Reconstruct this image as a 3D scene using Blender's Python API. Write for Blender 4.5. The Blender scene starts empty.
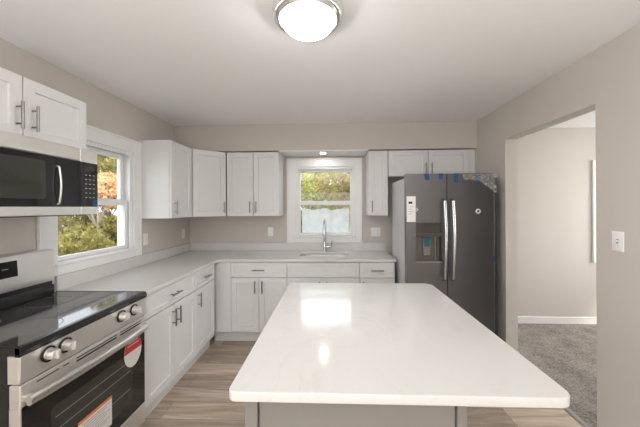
import bpy, bmesh, math, random
import numpy as np
from mathutils import Vector, Matrix

S = bpy.context.scene
COL = S.collection
PI = math.pi
# ------------------------------------------------------------------ room numbers (metres)
XL, XR, YB, H = -1.891, 1.638, 3.728, 2.448
YF = -3.2                       # wall behind the camera
XH = 4.4                        # far side of the carpeted room
# ------------------------------------------------------------------ camera
F_PX, CAM_Z, YAW, ROLL = 289.46, 1.4736, 0.0378, 0.0051
cam = bpy.data.cameras.new('camera')
cam.sensor_width = 36.0
cam.lens = 36.0 * F_PX / 640.0
cam.shift_x = -2.68 / 640.0
cam.shift_y = -6.34 / 640.0
cam.clip_start = 0.02
cam.clip_end = 200
cam_o = bpy.data.objects.new('camera', cam)
COL.objects.link(cam_o)
cam_o.matrix_world = (Matrix.Translation((0, 0, CAM_Z)) @ Matrix.Rotation(YAW, 4, 'Z')
                      @ Matrix.Rotation(PI / 2, 4, 'X') @ Matrix.Rotation(-ROLL, 4, 'Z'))
S.camera = cam_o
# ------------------------------------------------------------------ sky, sun, exposure
LAMP_KITCHEN = 24.0              # radiance of the glass dome
LAMP_KITCHEN_DOWN = 3.6        # watts of a disk lamp added below the closed dome
HALL_FILL_DOME = 52.0  # radiance of an unseen dome added to brighten the carpeted room
PUCK = 90.0
world = bpy.data.worlds.new('sky')
S.world = world
world.use_nodes = True
wn = world.node_tree
bg = wn.nodes['Background']
sky = wn.nodes.new('ShaderNodeTexSky')
sky.sky_type = 'NISHITA'
sky.sun_disc = False
sky.sun_elevation = math.radians(38)
sky.sun_rotation = math.radians(150)
sky.air_density = 1.0
sky.dust_density = 2.5
haze_mix = wn.nodes.new('ShaderNodeMixRGB')       # thin high cloud
haze_mix.inputs[0].default_value = 0.75
haze_mix.inputs[2].default_value = (10.0, 10.2, 10.5, 1)
wn.links.new(sky.outputs[0], haze_mix.inputs[1])
wn.links.new(haze_mix.outputs[0], bg.inputs[0])
bg.inputs[1].default_value = 0.31
sun = bpy.data.lights.new('sun', 'SUN')
sun.energy = 2.0
sun.angle = math.radians(3)
sun.color = (1.0, 0.93, 0.82)
sun_o = bpy.data.objects.new('sun', sun)
COL.objects.link(sun_o)
sun_o.location = (4, -8, 12)
sun_o.rotation_euler = (math.radians(50), 0, math.radians(35))


def fill_light(name, loc, rot, sx, sy, power, col=(1.0, 0.985, 0.96)):
    a = bpy.data.lights.new(name, 'AREA')
    a.shape = 'RECTANGLE'
    a.size, a.size_y = sx, sy
    a.energy = power
    a.color = col
    o = bpy.data.objects.new(name, a)
    COL.objects.link(o)
    o.location = loc
    o.rotation_euler = rot
    return o


# unseen fill lamps added outside made-up openings to brighten both rooms
fill_light('rear_fill', (-0.1, YF - 0.16, 1.08), (PI / 2, 0, 0), 2.3, 2.0, 2)
fill_light('left_fill', (XL - 0.20, -1.4, 1.42), (PI / 2, 0, -PI / 2), 1.6, 1.3, 70)
fill_light('ceiling_fill', (-0.1, YF - 0.86, -0.32), (PI * 0.69, 0, 0), 3.0, 0.3, 560, (1.0, 0.988, 0.976))  # added lamp aimed upward to brighten the ceiling
fill_light('hall_fill', (XH + 0.16, 2.5, 1.45), (PI / 2, 0, PI / 2), 2.2, 1.4, 62)
S.view_settings.view_transform = 'Standard'
S.view_settings.look = 'None'
S.view_settings.gamma = 1.0
S.view_settings.use_curve_mapping = False
S.view_settings.exposure = 0.30
S.cycles.use_denoising = True
S.cycles.max_bounces = 10
S.cycles.diffuse_bounces = 6
S.cycles.glossy_bounces = 5
S.cycles.transparent_max_bounces = 12
S.cycles.sample_clamp_indirect = 6.0


# ================================================================== materials
def new_mat(name):
    m = bpy.data.materials.new(name)
    m.use_nodes = True
    return m, m.node_tree, m.node_tree.nodes['Principled BSDF']


def simple(name, col, rough=0.5, metal=0.0, spec=0.5, coat=0.0, bump=0.0, bscale=200.0, var=0.0):
    m, nt, b = new_mat(name)
    b.inputs['Base Color'].default_value = (*col, 1)
    b.inputs['Roughness'].default_value = rough
    b.inputs['Metallic'].default_value = metal
    b.inputs['Specular IOR Level'].default_value = spec
    b.inputs['Coat Weight'].default_value = coat
    tc = nt.nodes.new('ShaderNodeTexCoord')
    if bump or var:
        n = nt.nodes.new('ShaderNodeTexNoise')
        n.inputs['Scale'].default_value = bscale
        n.inputs['Detail'].default_value = 3
        nt.links.new(tc.outputs['Object'], n.inputs['Vector'])
        if bump:
            bp = nt.nodes.new('ShaderNodeBump')
            bp.inputs['Strength'].default_value = bump
            bp.inputs['Distance'].default_value = 0.002
            nt.links.new(n.outputs['Fac'], bp.inputs['Height'])
            nt.links.new(bp.outputs[0], b.inputs['Normal'])
        if var:
            r = nt.nodes.new('ShaderNodeValToRGB')
            r.color_ramp.elements[0].position = 0.3
            r.color_ramp.elements[1].position = 0.7
            r.color_ramp.elements[0].color = (*[c * (1 - var) for c in col], 1)
            r.color_ramp.elements[1].color = (*[min(1, c * (1 + var)) for c in col], 1)
            nt.links.new(n.outputs['Fac'], r.inputs[0])
            nt.links.new(r.outputs[0], b.inputs['Base Color'])
    return m


def brushed(name, col, rough, axis=0, metal=1.0):
    """brushed metal: fine streaks in roughness along one object axis"""
    m, nt, b = new_mat(name)
    b.inputs['Base Color'].default_value = (*col, 1)
    b.inputs['Metallic'].default_value = metal
    tc = nt.nodes.new('ShaderNodeTexCoord')
    mp = nt.nodes.new('ShaderNodeMapping')
    sc = [400, 400, 400]
    sc[axis] = 4
    mp.inputs['Scale'].default_value = sc
    n = nt.nodes.new('ShaderNodeTexNoise')
    n.inputs['Scale'].default_value = 1.0
    mr = nt.nodes.new('ShaderNodeMapRange')
    mr.inputs['To Min'].default_value = rough * 0.8
    mr.inputs['To Max'].default_value = rough * 1.2
    nt.links.new(tc.outputs['Object'], mp.inputs[0])
    nt.links.new(mp.outputs[0], n.inputs['Vector'])
    nt.links.new(n.outputs['Fac'], mr.inputs[0])
    nt.links.new(mr.outputs[0], b.inputs['Roughness'])
    return m


def emission(name, col, strength):
    m = bpy.data.materials.new(name)
    m.use_nodes = True
    nt = m.node_tree
    nt.nodes.clear()
    o = nt.nodes.new('ShaderNodeOutputMaterial')
    e = nt.nodes.new('ShaderNodeEmission')
    e.inputs[0].default_value = (*col, 1)
    e.inputs[1].default_value = strength
    nt.links.new(e.outputs[0], o.inputs[0])
    return m


def pane_glass(name):
    m = bpy.data.materials.new(name)
    m.use_nodes = True
    nt = m.node_tree
    nt.nodes.clear()
    o = nt.nodes.new('ShaderNodeOutputMaterial')
    t = nt.nodes.new('ShaderNodeBsdfTransparent')
    t.inputs[0].default_value = (0.955, 0.955, 0.955, 1)
    g = nt.nodes.new('ShaderNodeBsdfGlossy')
    g.inputs['Roughness'].default_value = 0.02
    f = nt.nodes.new('ShaderNodeFresnel')
    f.inputs[0].default_value = 1.45
    mx = nt.nodes.new('ShaderNodeMixShader')
    ge = nt.nodes.new('ShaderNodeNewGeometry')      # same mirror share on the way in and out of the pane
    mr = nt.nodes.new('ShaderNodeMapRange')
    mr.inputs['To Min'].default_value = 1.45
    mr.inputs['To Max'].default_value = 1 / 1.45
    nt.links.new(ge.outputs['Backfacing'], mr.inputs['Value'])
    nt.links.new(mr.outputs[0], f.inputs[0])
    nt.links.new(f.outputs[0], mx.inputs[0])
    nt.links.new(t.outputs[0], mx.inputs[1])
    nt.links.new(g.outputs[0], mx.inputs[2])
    nt.links.new(mx.outputs[0], o.inputs[0])
    return m


def film_mat(name, col, see, scale=14.0, trans=0.7):
    """translucent plastic film with cloudy patches"""
    m = bpy.data.materials.new(name)
    m.use_nodes = True
    nt = m.node_tree
    nt.nodes.clear()
    o = nt.nodes.new('ShaderNodeOutputMaterial')
    tr = nt.nodes.new('ShaderNodeBsdfTransparent')
    tl = nt.nodes.new('ShaderNodeBsdfTranslucent')
    tl.inputs[0].default_value = (*col, 1)
    df = nt.nodes.new('ShaderNodeBsdfPrincipled')
    df.inputs['Base Color'].default_value = (*col, 1)
    df.inputs['Roughness'].default_value = 0.25
    m1 = nt.nodes.new('ShaderNodeMixShader')
    m1.inputs[0].default_value = trans
    m2 = nt.nodes.new('ShaderNodeMixShader')
    tc = nt.nodes.new('ShaderNodeTexCoord')
    n = nt.nodes.new('ShaderNodeTexNoise')
    n.inputs['Scale'].default_value = scale
    n.inputs['Detail'].default_value = 4
    mr = nt.nodes.new('ShaderNodeMapRange')
    mr.inputs['From Min'].default_value = 0.3
    mr.inputs['From Max'].default_value = 0.7
    mr.inputs['To Min'].default_value = see[0]
    mr.inputs['To Max'].default_value = see[1]
    L = nt.links.new
    L(tc.outputs['Object'], n.inputs['Vector'])
    L(n.outputs['Fac'], mr.inputs[0])
    L(df.outputs[0], m1.inputs[1])
    L(tl.outputs[0], m1.inputs[2])
    L(mr.outputs[0], m2.inputs[0])
    L(m1.outputs[0], m2.inputs[1])
    L(tr.outputs[0], m2.inputs[2])
    L(m2.outputs[0], o.inputs[0])
    return m


def quartz(name):
    m, nt, b = new_mat(name)
    L = nt.links.new
    tc = nt.nodes.new('ShaderNodeTexCoord')
    n1 = nt.nodes.new('ShaderNodeTexNoise')
    n1.inputs['Scale'].default_value = 2.4
    n1.inputs['Detail'].default_value = 9
    n1.inputs['Roughness'].default_value = 0.62
    n1.inputs['Distortion'].default_value = 1.3
    L(tc.outputs['Object'], n1.inputs['Vector'])
    # thin veins where the noise crosses one half
    s = nt.nodes.new('ShaderNodeMath')
    s.operation = 'SUBTRACT'
    s.inputs[1].default_value = 0.5
    a = nt.nodes.new('ShaderNodeMath')
    a.operation = 'ABSOLUTE'
    L(n1.outputs['Fac'], s.inputs[0])
    L(s.outputs[0], a.inputs[0])
    r = nt.nodes.new('ShaderNodeValToRGB')
    r.color_ramp.elements[0].position = 0.0
    r.color_ramp.elements[0].color = (1, 1, 1, 1)
    r.color_ramp.elements[1].position = 0.035
    r.color_ramp.elements[1].color = (0, 0, 0, 1)
    L(a.outputs[0], r.inputs[0])
    n2 = nt.nodes.new('ShaderNodeTexNoise')
    n2.inputs['Scale'].default_value = 1.7
    n2.inputs['Detail'].default_value = 3
    L(tc.outputs['Object'], n2.inputs['Vector'])
    r2 = nt.nodes.new('ShaderNodeValToRGB')
    r2.color_ramp.elements[0].position = 0.45
    r2.color_ramp.elements[0].color = (0, 0, 0, 1)
    r2.color_ramp.elements[1].position = 0.68
    r2.color_ramp.elements[1].color = (1, 1, 1, 1)
    L(n2.outputs['Fac'], r2.inputs[0])
    mu = nt.nodes.new('ShaderNodeMath')
    mu.operation = 'MULTIPLY'
    L(r.outputs[0], mu.inputs[0])
    L(r2.outputs[0], mu.inputs[1])
    mu2 = nt.nodes.new('ShaderNodeMath')
    mu2.operation = 'MULTIPLY'
    mu2.inputs[1].default_value = 0.16
    L(mu.outputs[0], mu2.inputs[0])
    mx = nt.nodes.new('ShaderNodeMixRGB')
    mx.inputs[1].default_value = (0.63, 0.622, 0.612, 1)
    mx.inputs[2].default_value = (0.45, 0.385, 0.32, 1)
    L(mu2.outputs[0], mx.inputs[0])
    L(mx.outputs[0], b.inputs['Base Color'])
    b.inputs['Roughness'].default_value = 0.11
    b.inputs['Specular IOR Level'].default_value = 0.55
    return m


def planks(name):
    m, nt, b = new_mat(name)
    L = nt.links.new
    tc = nt.nodes.new('ShaderNodeTexCoord')
    br = nt.nodes.new('ShaderNodeTexBrick')
    br.offset = 0.37
    br.inputs['Scale'].default_value = 1.0
    br.inputs['Brick Width'].default_value = 1.22
    br.inputs['Row Height'].default_value = 0.18
    br.inputs['Mortar Size'].default_value = 0.0012
    br.inputs['Mortar Smooth'].default_value = 0.1
    br.inputs['Color1'].default_value = (0, 0, 0, 1)
    br.inputs['Color2'].default_value = (1, 1, 1, 1)
    br.inputs['Mortar'].default_value = (0.2, 0.2, 0.2, 1)
    L(tc.outputs['Object'], br.inputs['Vector'])
    # grain, shifted from plank to plank
    sep = nt.nodes.new('ShaderNodeVectorMath')
    sep.operation = 'MULTIPLY_ADD'
    sep.inputs[1].default_value = (7, 3, 5)
    L(br.outputs['Color'], sep.inputs[0])
    L(tc.outputs['Object'], sep.inputs[2])
    mp = nt.nodes.new('ShaderNodeMapping')
    mp.inputs['Scale'].default_value = (1.1, 13, 1)
    L(sep.outputs[0], mp.inputs[0])
    n = nt.nodes.new('ShaderNodeTexNoise')
    n.inputs['Scale'].default_value = 1.6
    n.inputs['Detail'].default_value = 7
    n.inputs['Roughness'].default_value = 0.6
    n.inputs['Distortion'].default_value = 0.6
    L(mp.outputs[0], n.inputs['Vector'])
    r = nt.nodes.new('ShaderNodeValToRGB')
    e = r.color_ramp.elements
    e[0].position = 0.28
    e[0].color = (0.26, 0.20, 0.15, 1)
    e[1].position = 0.72
    e[1].color = (0.58, 0.50, 0.42, 1)
    k = r.color_ramp.elements.new(0.5)
    k.color = (0.42, 0.345, 0.275, 1)
    L(n.outputs['Fac'], r.inputs[0])
    tone = nt.nodes.new('ShaderNodeValToRGB')
    tone.color_ramp.elements[0].color = (0.78, 0.77, 0.76, 1)
    tone.color_ramp.elements[1].color = (1.22, 1.20, 1.18, 1)
    L(br.outputs['Color'], tone.inputs[0])
    mx = nt.nodes.new('ShaderNodeMixRGB')
    mx.blend_type = 'MULTIPLY'
    mx.inputs[0].default_value = 1.0
    L(r.outputs[0], mx.inputs[1])
    L(tone.outputs[0], mx.inputs[2])
    m2 = nt.nodes.new('ShaderNodeMixRGB')
    m2.inputs[2].default_value = (0.12, 0.09, 0.07, 1)
    L(br.outputs['Fac'], m2.inputs[0])
    L(mx.outputs[0], m2.inputs[1])
    L(m2.outputs[0], b.inputs['Base Color'])
    b.inputs['Roughness'].default_value = 0.42
    bp = nt.nodes.new('ShaderNodeBump')
    bp.inputs['Strength'].default_value = 0.15
    bp.inputs['Distance'].default_value = 0.001
    L(n.outputs['Fac'], bp.inputs['Height'])
    L(bp.outputs[0], b.inputs['Normal'])
    return m


def carpet_mat(name):
    m, nt, b = new_mat(name)
    L = nt.links.new
    tc = nt.nodes.new('ShaderNodeTexCoord')
    n = nt.nodes.new('ShaderNodeTexNoise')
    n.inputs['Scale'].default_value = 75
    n.inputs['Detail'].default_value = 4
    n.inputs['Roughness'].default_value = 0.75
    L(tc.outputs['Object'], n.inputs['Vector'])
    n2 = nt.nodes.new('ShaderNodeTexNoise')
    n2.inputs['Scale'].default_value = 5
    n2.inputs['Detail'].default_value = 3
    L(tc.outputs['Object'], n2.inputs['Vector'])
    ad = nt.nodes.new('ShaderNodeMath')
    ad.operation = 'MULTIPLY_ADD'
    ad.inputs[1].default_value = 0.35
    L(n2.outputs['Fac'], ad.inputs[0])
    L(n.outputs['Fac'], ad.inputs[2])
    r = nt.nodes.new('ShaderNodeValToRGB')
    r.color_ramp.elements[0].position = 0.50
    r.color_ramp.elements[0].color = (0.075, 0.06, 0.05, 1)
    r.color_ramp.elements[1].position = 0.86
    r.color_ramp.elements[1].color = (0.42, 0.37, 0.325, 1)
    L(ad.outputs[0], r.inputs[0])
    L(r.outputs[0], b.inputs['Base Color'])
    b.inputs['Roughness'].default_value = 1.0
    b.inputs['Specular IOR Level'].default_value = 0.1
    b.inputs['Sheen Weight'].default_value = 0.3
    bp = nt.nodes.new('ShaderNodeBump')
    bp.inputs['Strength'].default_value = 0.8
    bp.inputs['Distance'].default_value = 0.012
    L(n.outputs['Fac'], bp.inputs['Height'])
    L(bp.outputs[0], b.inputs['Normal'])
    return m


def leaf_mat(name, cols):
    """leaf colour picked per leaf"""
    m = bpy.data.materials.new(name)
    m.use_nodes = True
    nt = m.node_tree
    nt.nodes.clear()
    L = nt.links.new
    o = nt.nodes.new('ShaderNodeOutputMaterial')
    g = nt.nodes.new('ShaderNodeNewGeometry')
    r = nt.nodes.new('ShaderNodeValToRGB')
    el = r.color_ramp.elements
    while len(el) < len(cols):
        el.new(0.5)
    for i, c in enumerate(cols):
        el[i].position = i / (len(cols) - 1)
        el[i].color = (*c, 1)
    L(g.outputs['Random Per Island'], r.inputs[0])
    d = nt.nodes.new('ShaderNodeBsdfDiffuse')
    t = nt.nodes.new('ShaderNodeBsdfTranslucent')
    mx = nt.nodes.new('ShaderNodeMixShader')
    mx.inputs[0].default_value = 0.4
    L(r.outputs[0], d.inputs[0])
    L(r.outputs[0], t.inputs[0])
    L(d.outputs[0], mx.inputs[1])
    L(t.outputs[0], mx.inputs[2])
    L(mx.outputs[0], o.inputs[0])
    return m


M = dict(
    wall=simple('greige_wall_paint', (0.565, 0.527, 0.485), 0.85, bump=0.06, bscale=260),
    ceiling=simple('flat_ceiling_paint', (0.84, 0.842, 0.845), 0.95, bump=0.05, bscale=200),
    trim=simple('white_trim_paint', (0.80, 0.80, 0.80), 0.35),
    vinyl=simple('white_vinyl', (0.80, 0.81, 0.82), 0.3),
    cab=simple('white_cabinet_lacquer', (0.72, 0.722, 0.73), 0.36, bump=0.02, bscale=300),
    cabin=simple('cabinet_interior', (0.50, 0.48, 0.45), 0.6, var=0.05, bscale=30),
    toe=simple('toe_kick_paint', (0.68, 0.67, 0.655), 0.45),
    isle=simple('island_shaded_grey', (0.21, 0.198, 0.186), 0.4, bump=0.02, bscale=300),  # even grey darkened to stand in for shade on the island front
    quartz=quartz('white_veined_quartz'),
    nickel=brushed('brushed_nickel', (0.27, 0.255, 0.24), 0.32, 2),
    chrome=simple('polished_chrome', (0.62, 0.62, 0.63), 0.12, 1.0),
    steel=brushed('brushed_stainless', (0.78, 0.765, 0.74), 0.38, 0, 0.78),
    handle_steel=brushed('satin_handle_steel', (0.80, 0.79, 0.77), 0.30, 0),
    fridge=simple('dark_stainless_door', (0.17, 0.17, 0.177), 0.30, 1.0),
    fridge_handle=simple('fridge_handle_steel', (0.50, 0.50, 0.51), 0.25, 1.0),
    fridge_side=simple('grey_enamel_side', (0.58, 0.58, 0.60), 0.4),
    black=simple('black_enamel', (0.012, 0.012, 0.013), 0.25),
    blackmat=simple('matte_black_plastic', (0.02, 0.02, 0.02), 0.55),
    blackglass=simple('black_glass', (0.010, 0.010, 0.011), 0.05, spec=0.6),
    ovenglass=simple('oven_window_glass', (0.035, 0.037, 0.030), 0.07, spec=0.6),
    cooktop=simple('ceramic_cooktop_glass', (0.045, 0.043, 0.042), 0.06, spec=0.9),
    greyprint=simple('grey_print', (0.30, 0.30, 0.31), 0.5),
    ringprint=simple('dark_ring_print', (0.09, 0.09, 0.09), 0.3),
    threshold=simple('brushed_threshold', (0.33, 0.31, 0.29), 0.5, 0.3),
    bronze=simple('olive_bronze_trim', (0.075, 0.070, 0.055), 0.35),
    white=simple('white_plastic', (0.82, 0.82, 0.80), 0.35),
    paper=simple('white_paper', (0.78, 0.78, 0.77), 0.6),
    red=simple('red_sticker', (0.62, 0.045, 0.06), 0.45),
    orange=simple('orange_print', (0.75, 0.20, 0.04), 0.5),
    blue=simple('blue_tape', (0.006, 0.06, 0.19), 0.6),
    teal=simple('teal_tape', (0.006, 0.09, 0.125), 0.6),
    glass=pane_glass('window_glass'),
    haze=film_mat('frosted_window_film', (0.74, 0.77, 0.79), (0.04, 0.40), 9),
    wrap=film_mat('clear_plastic_wrap', (0.75, 0.70, 0.66), (0.45, 0.95), 60, 0.3),
    floor=planks('oak_vinyl_planks'),
    carpet=carpet_mat('taupe_carpet_pile'),
    dome=emission('lit_glass_dome', (1.0, 0.984, 0.966), LAMP_KITCHEN),
    dome_hall_fill=emission('fill_glass_dome_hall', (1.0, 0.984, 0.966), HALL_FILL_DOME),
    puck=emission('lit_lens', (1.0, 0.96, 0.90), PUCK),
    lawn=simple('lawn', (0.12, 0.14, 0.04), 0.95, var=0.5, bscale=6),
    bark=simple('bark', (0.12, 0.095, 0.075), 0.9, bump=0.5, bscale=40),
    twig=simple('pale_twig', (0.33, 0.29, 0.25), 0.9),
    leaf_orange=leaf_mat('orange_leaves', [(0.78, 0.40, 0.19), (0.88, 0.52, 0.28), (0.86, 0.60, 0.34), (0.55, 0.45, 0.18)]),
    leaf_olive=leaf_mat('olive_leaves', [(0.17, 0.15, 0.045), (0.30, 0.27, 0.085), (0.42, 0.38, 0.13), (0.25, 0.23, 0.08)]),
    leaf_lime=leaf_mat('yellow_green_leaves', [(0.36, 0.40, 0.10), (0.56, 0.58, 0.20), (0.70, 0.66, 0.28), (0.24, 0.28, 0.08)]),
    leaf_mix=leaf_mat('mixed_autumn_leaves', [(0.36, 0.38, 0.12), (0.58, 0.52, 0.22), (0.48, 0.36, 0.22), (0.26, 0.27, 0.10)]),
)


# ================================================================== mesh helpers
class MB:
    def __init__(self):
        self.bm = bmesh.new()

    def box(self, x0, x1, y0, y1, z0, z1, bev=0.0, seg=1):
        vs = [self.bm.verts.new(p) for p in
              ((x0, y0, z0), (x1, y0, z0), (x1, y1, z0), (x0, y1, z0), (x0, y0, z1), (x1, y0, z1), (x1, y1, z1), (x0, y1, z1))]
        fs = [self.bm.faces.new([vs[i] for i in f]) for f in
              ((3, 2, 1, 0), (4, 5, 6, 7), (0, 1, 5, 4), (1, 2, 6, 5), (2, 3, 7, 6), (3, 0, 4, 7))]
        if bev:
            ed = {e for f in fs for e in f.edges}
            bmesh.ops.bevel(self.bm, geom=list(ed), offset=bev, segments=seg, affect='EDGES', profile=0.5)
        return self

    def shaker(self, x0, x1, z0, z1, y=0.0, t=0.02, fr=0.057, rec=0.009, ch=0.0016):
        """door slab with a sunk centre panel; the front looks towards -y"""
        def ring(ax0, ax1, az0, az1, yy):
            return [self.bm.verts.new(p) for p in ((ax0, yy, az0), (ax1, yy, az0), (ax1, yy, az1), (ax0, yy, az1))]
        rings = [ring(x0, x1, z0, z1, y + t), ring(x0, x1, z0, z1, y + ch), ring(x0 + ch, x1 - ch, z0 + ch, z1 - ch, y),
                 ring(x0 + fr, x1 - fr, z0 + fr, z1 - fr, y),
                 ring(x0 + fr + 0.0035, x1 - fr - 0.0035, z0 + fr + 0.0035, z1 - fr - 0.0035, y + rec)]
        self.bm.faces.new(rings[0][::-1])
        for a, b in zip(rings, rings[1:]):
            for i in range(4):
                j = (i + 1) % 4
                self.bm.faces.new((a[i], a[j], b[j], b[i]))
        self.bm.faces.new(rings[-1])
        return self

    def tube(self, pts, r, n=12, cap=True, flat=None):
        """swept tube along points; r may be a list; flat=(sx,sy) squashes the section"""
        pts = [Vector(p) for p in pts]
        rs = r if isinstance(r, (list, tuple)) else [r] * len(pts)
        prev = None
        up = None
        for i, p in enumerate(pts):
            d = (pts[min(i + 1, len(pts) - 1)] - pts[max(i - 1, 0)]).normalized()
            if up is None:
                up = Vector((0, 0, 1)) if abs(d.z) < 0.9 else Vector((1, 0, 0))
            a = d.cross(up).normalized()
            up = a.cross(d).normalized()
            fx, fy = flat or (1, 1)
            ring = [self.bm.verts.new(p + (a * math.cos(2 * PI * k / n) * fx + up * math.sin(2 * PI * k / n) * fy) * rs[i]) for k in range(n)]
            if prev:
                for k in range(n):
                    self.bm.faces.new((prev[k], prev[(k + 1) % n], ring[(k + 1) % n], ring[k]))
            elif cap:
                self.bm.faces.new(ring[::-1])
            prev = ring
        if cap:
            self.bm.faces.new(prev)
        return self

    def lathe(self, prof, cx=0, cy=0, n=40, axis='z', cz=0):
        """revolve (radius, height) pairs"""
        prev = None
        for r, h in prof:
            ring = []
            for k in range(n if r > 1e-6 else 1):
                a = 2 * PI * k / n
                q = (r * math.cos(a), r * math.sin(a), h)
                if axis == 'y':
                    q = (q[0], q[2], q[1])
                ring.append(self.bm.verts.new((q[0] + cx, q[1] + cy, q[2] + cz)))
            if prev:
                if len(prev) == 1 and len(ring) > 1:
                    for k in range(n):
                        self.bm.faces.new((prev[0], ring[(k + 1) % n], ring[k]))
                elif len(ring) == 1 and len(prev) > 1:
                    for k in range(n):
                        self.bm.faces.new((prev[k], prev[(k + 1) % n], ring[0]))
                elif len(ring) > 1:
                    for k in range(n):
                        self.bm.faces.new((prev[k], prev[(k + 1) % n], ring[(k + 1) % n], ring[k]))
            prev = ring
        return self

    def prism(self, loop, axis, a0, a1):
        """extrude a polygon along an axis ('x': loop is (y,z); 'y': (x,z); 'z': (x,y))"""
        def P(u, v, a):
            return {'x': (a, u, v), 'y': (u, a, v), 'z': (u, v, a)}[axis]
        A = [self.bm.verts.new(P(u, v, a0)) for u, v in loop]
        B = [self.bm.verts.new(P(u, v, a1)) for u, v in loop]
        self.bm.faces.new(A)
        self.bm.faces.new(B[::-1])
        n = len(loop)
        for i in range(n):
            self.bm.faces.new((A[i], B[i], B[(i + 1) % n], A[(i + 1) % n]))
        return self

    def build(self, name, mat, parent=None, smooth=True, loc=None, rz=0, label=None):
        bmesh.ops.recalc_face_normals(self.bm, faces=self.bm.faces[:])
        me = bpy.data.meshes.new(name)
        self.bm.to_mesh(me)
        self.bm.free()
        me.materials.append(mat)
        return link_mesh(name, me, parent, smooth, loc, rz, label)


def link_mesh(name, me, parent=None, smooth=True, loc=None, rz=0, label=None):
    if smooth:
        me.polygons.foreach_set('use_smooth', [True] * len(me.polygons))
        me.set_sharp_from_angle(angle=math.radians(32))
    o = bpy.data.objects.new(name, me)
    COL.objects.link(o)
    if parent:
        o.parent = parent
    if loc:
        o.location = loc
    if rz:
        o.rotation_euler.z = rz
    if label:
        o['label'] = label
    return o


def thing(name, label, cat, loc=(0, 0, 0), rz=0.0, group=None):
    o = bpy.data.objects.new(name, None)
    o.empty_display_size = 0.1
    COL.objects.link(o)
    o.location = loc
    o.rotation_euler.z = rz
    o['label'] = label
    o['category'] = cat
    if group:
        o['group'] = group
    return o


def tag(o, label, cat, group=None, kind=None):
    o['label'] = label
    o['category'] = cat
    if group:
        o['group'] = group
    if kind:
        o['kind'] = kind
    return o


def struct(o):
    o['kind'] = 'structure'
    return o


def round_rect(x0, x1, y0, y1, r, n=6):
    rs = r if isinstance(r, (list, tuple)) else [r] * 4
    out = []
    for (cx, cy, a0), rr in zip(((x0, y0, PI), (x1, y0, 1.5 * PI), (x1, y1, 0), (x0, y1, PI / 2)), rs):
        sx = 1 if cx == x0 else -1
        sy = 1 if cy == y0 else -1
        for k in range(n + 1):
            a = a0 + PI / 2 * k / n
            out.append((cx + sx * rr + rr * math.cos(a), cy + sy * rr + rr * math.sin(a)))
    return out


def slab(name, loops, z0, z1, mat, bev=0.0, parent=None, loc=None, label=None):
    """flat slab with holes, its edges eased"""
    cu = bpy.data.curves.new('outline', 'CURVE')
    cu.dimensions = '2D'
    cu.fill_mode = 'BOTH'
    cu.extrude = (z1 - z0) / 2 - bev
    cu.bevel_depth = bev
    cu.bevel_resolution = 2
    cu.offset = -bev
    for lp in loops:
        sp = cu.splines.new('POLY')
        sp.points.add(len(lp) - 1)
        for i, (x, y) in enumerate(lp):
            sp.points[i].co = (x, y, 0, 1)
        sp.use_cyclic_u = True
    tmp = bpy.data.objects.new('outline', cu)
    COL.objects.link(tmp)
    dg = bpy.context.evaluated_depsgraph_get()
    me = bpy.data.meshes.new_from_object(tmp.evaluated_get(dg))
    bpy.data.objects.remove(tmp)
    bpy.data.curves.remove(cu)
    for v in me.vertices:
        v.co.z += (z0 + z1) / 2
    me.name = name
    me.materials.clear()
    me.materials.append(mat)
    return link_mesh(name, me, parent, True, loc, 0, label)


def wall_panel(name, axis, c, thick, u0, u1, z0, z1, holes, mat):
    """a wall in the plane axis=c (thick grows outward) with rectangular holes (u0,u1,z0,z1)"""
    us = sorted({u0, u1, *[h[0] for h in holes], *[h[1] for h in holes]})
    zs = sorted({z0, z1, *[h[2] for h in holes], *[h[3] for h in holes]})
    bm = bmesh.new()
    cache = {}

    def V(u, z, k):
        key = (round(u, 5), round(z, 5), k)
        if key not in cache:
            a = c + thick * k
            cache[key] = bm.verts.new((a, u, z) if axis == 'x' else (u, a, z))
        return cache[key]

    def solid(i, j):
        if i < 0 or j < 0 or i >= len(us) - 1 or j >= len(zs) - 1:
            return False
        cu, cz = (us[i] + us[i + 1]) / 2, (zs[j] + zs[j + 1]) / 2
        return not any(h[0] < cu < h[1] and h[2] < cz < h[3] for h in holes)
    for i in range(len(us) - 1):
        for j in range(len(zs) - 1):
            if not solid(i, j):
                continue
            a, b, p, q = us[i], us[i + 1], zs[j], zs[j + 1]
            for k in (0, 1):
                bm.faces.new([V(a, p, k), V(b, p, k), V(b, q, k), V(a, q, k)])
            for di, dj, e in ((-1, 0, ((a, p), (a, q))), (1, 0, ((b, p), (b, q))), (0, -1, ((a, p), (b, p))), (0, 1, ((a, q), (b, q)))):
                if not solid(i + di, j + dj):
                    bm.faces.new([V(*e[0], 0), V(*e[1], 0), V(*e[1], 1), V(*e[0], 1)])
    bmesh.ops.recalc_face_normals(bm, faces=bm.faces[:])
    me = bpy.data.meshes.new(name)
    bm.to_mesh(me)
    bm.free()
    me.materials.append(mat)
    return struct(link_mesh(name, me, None, False))


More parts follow.
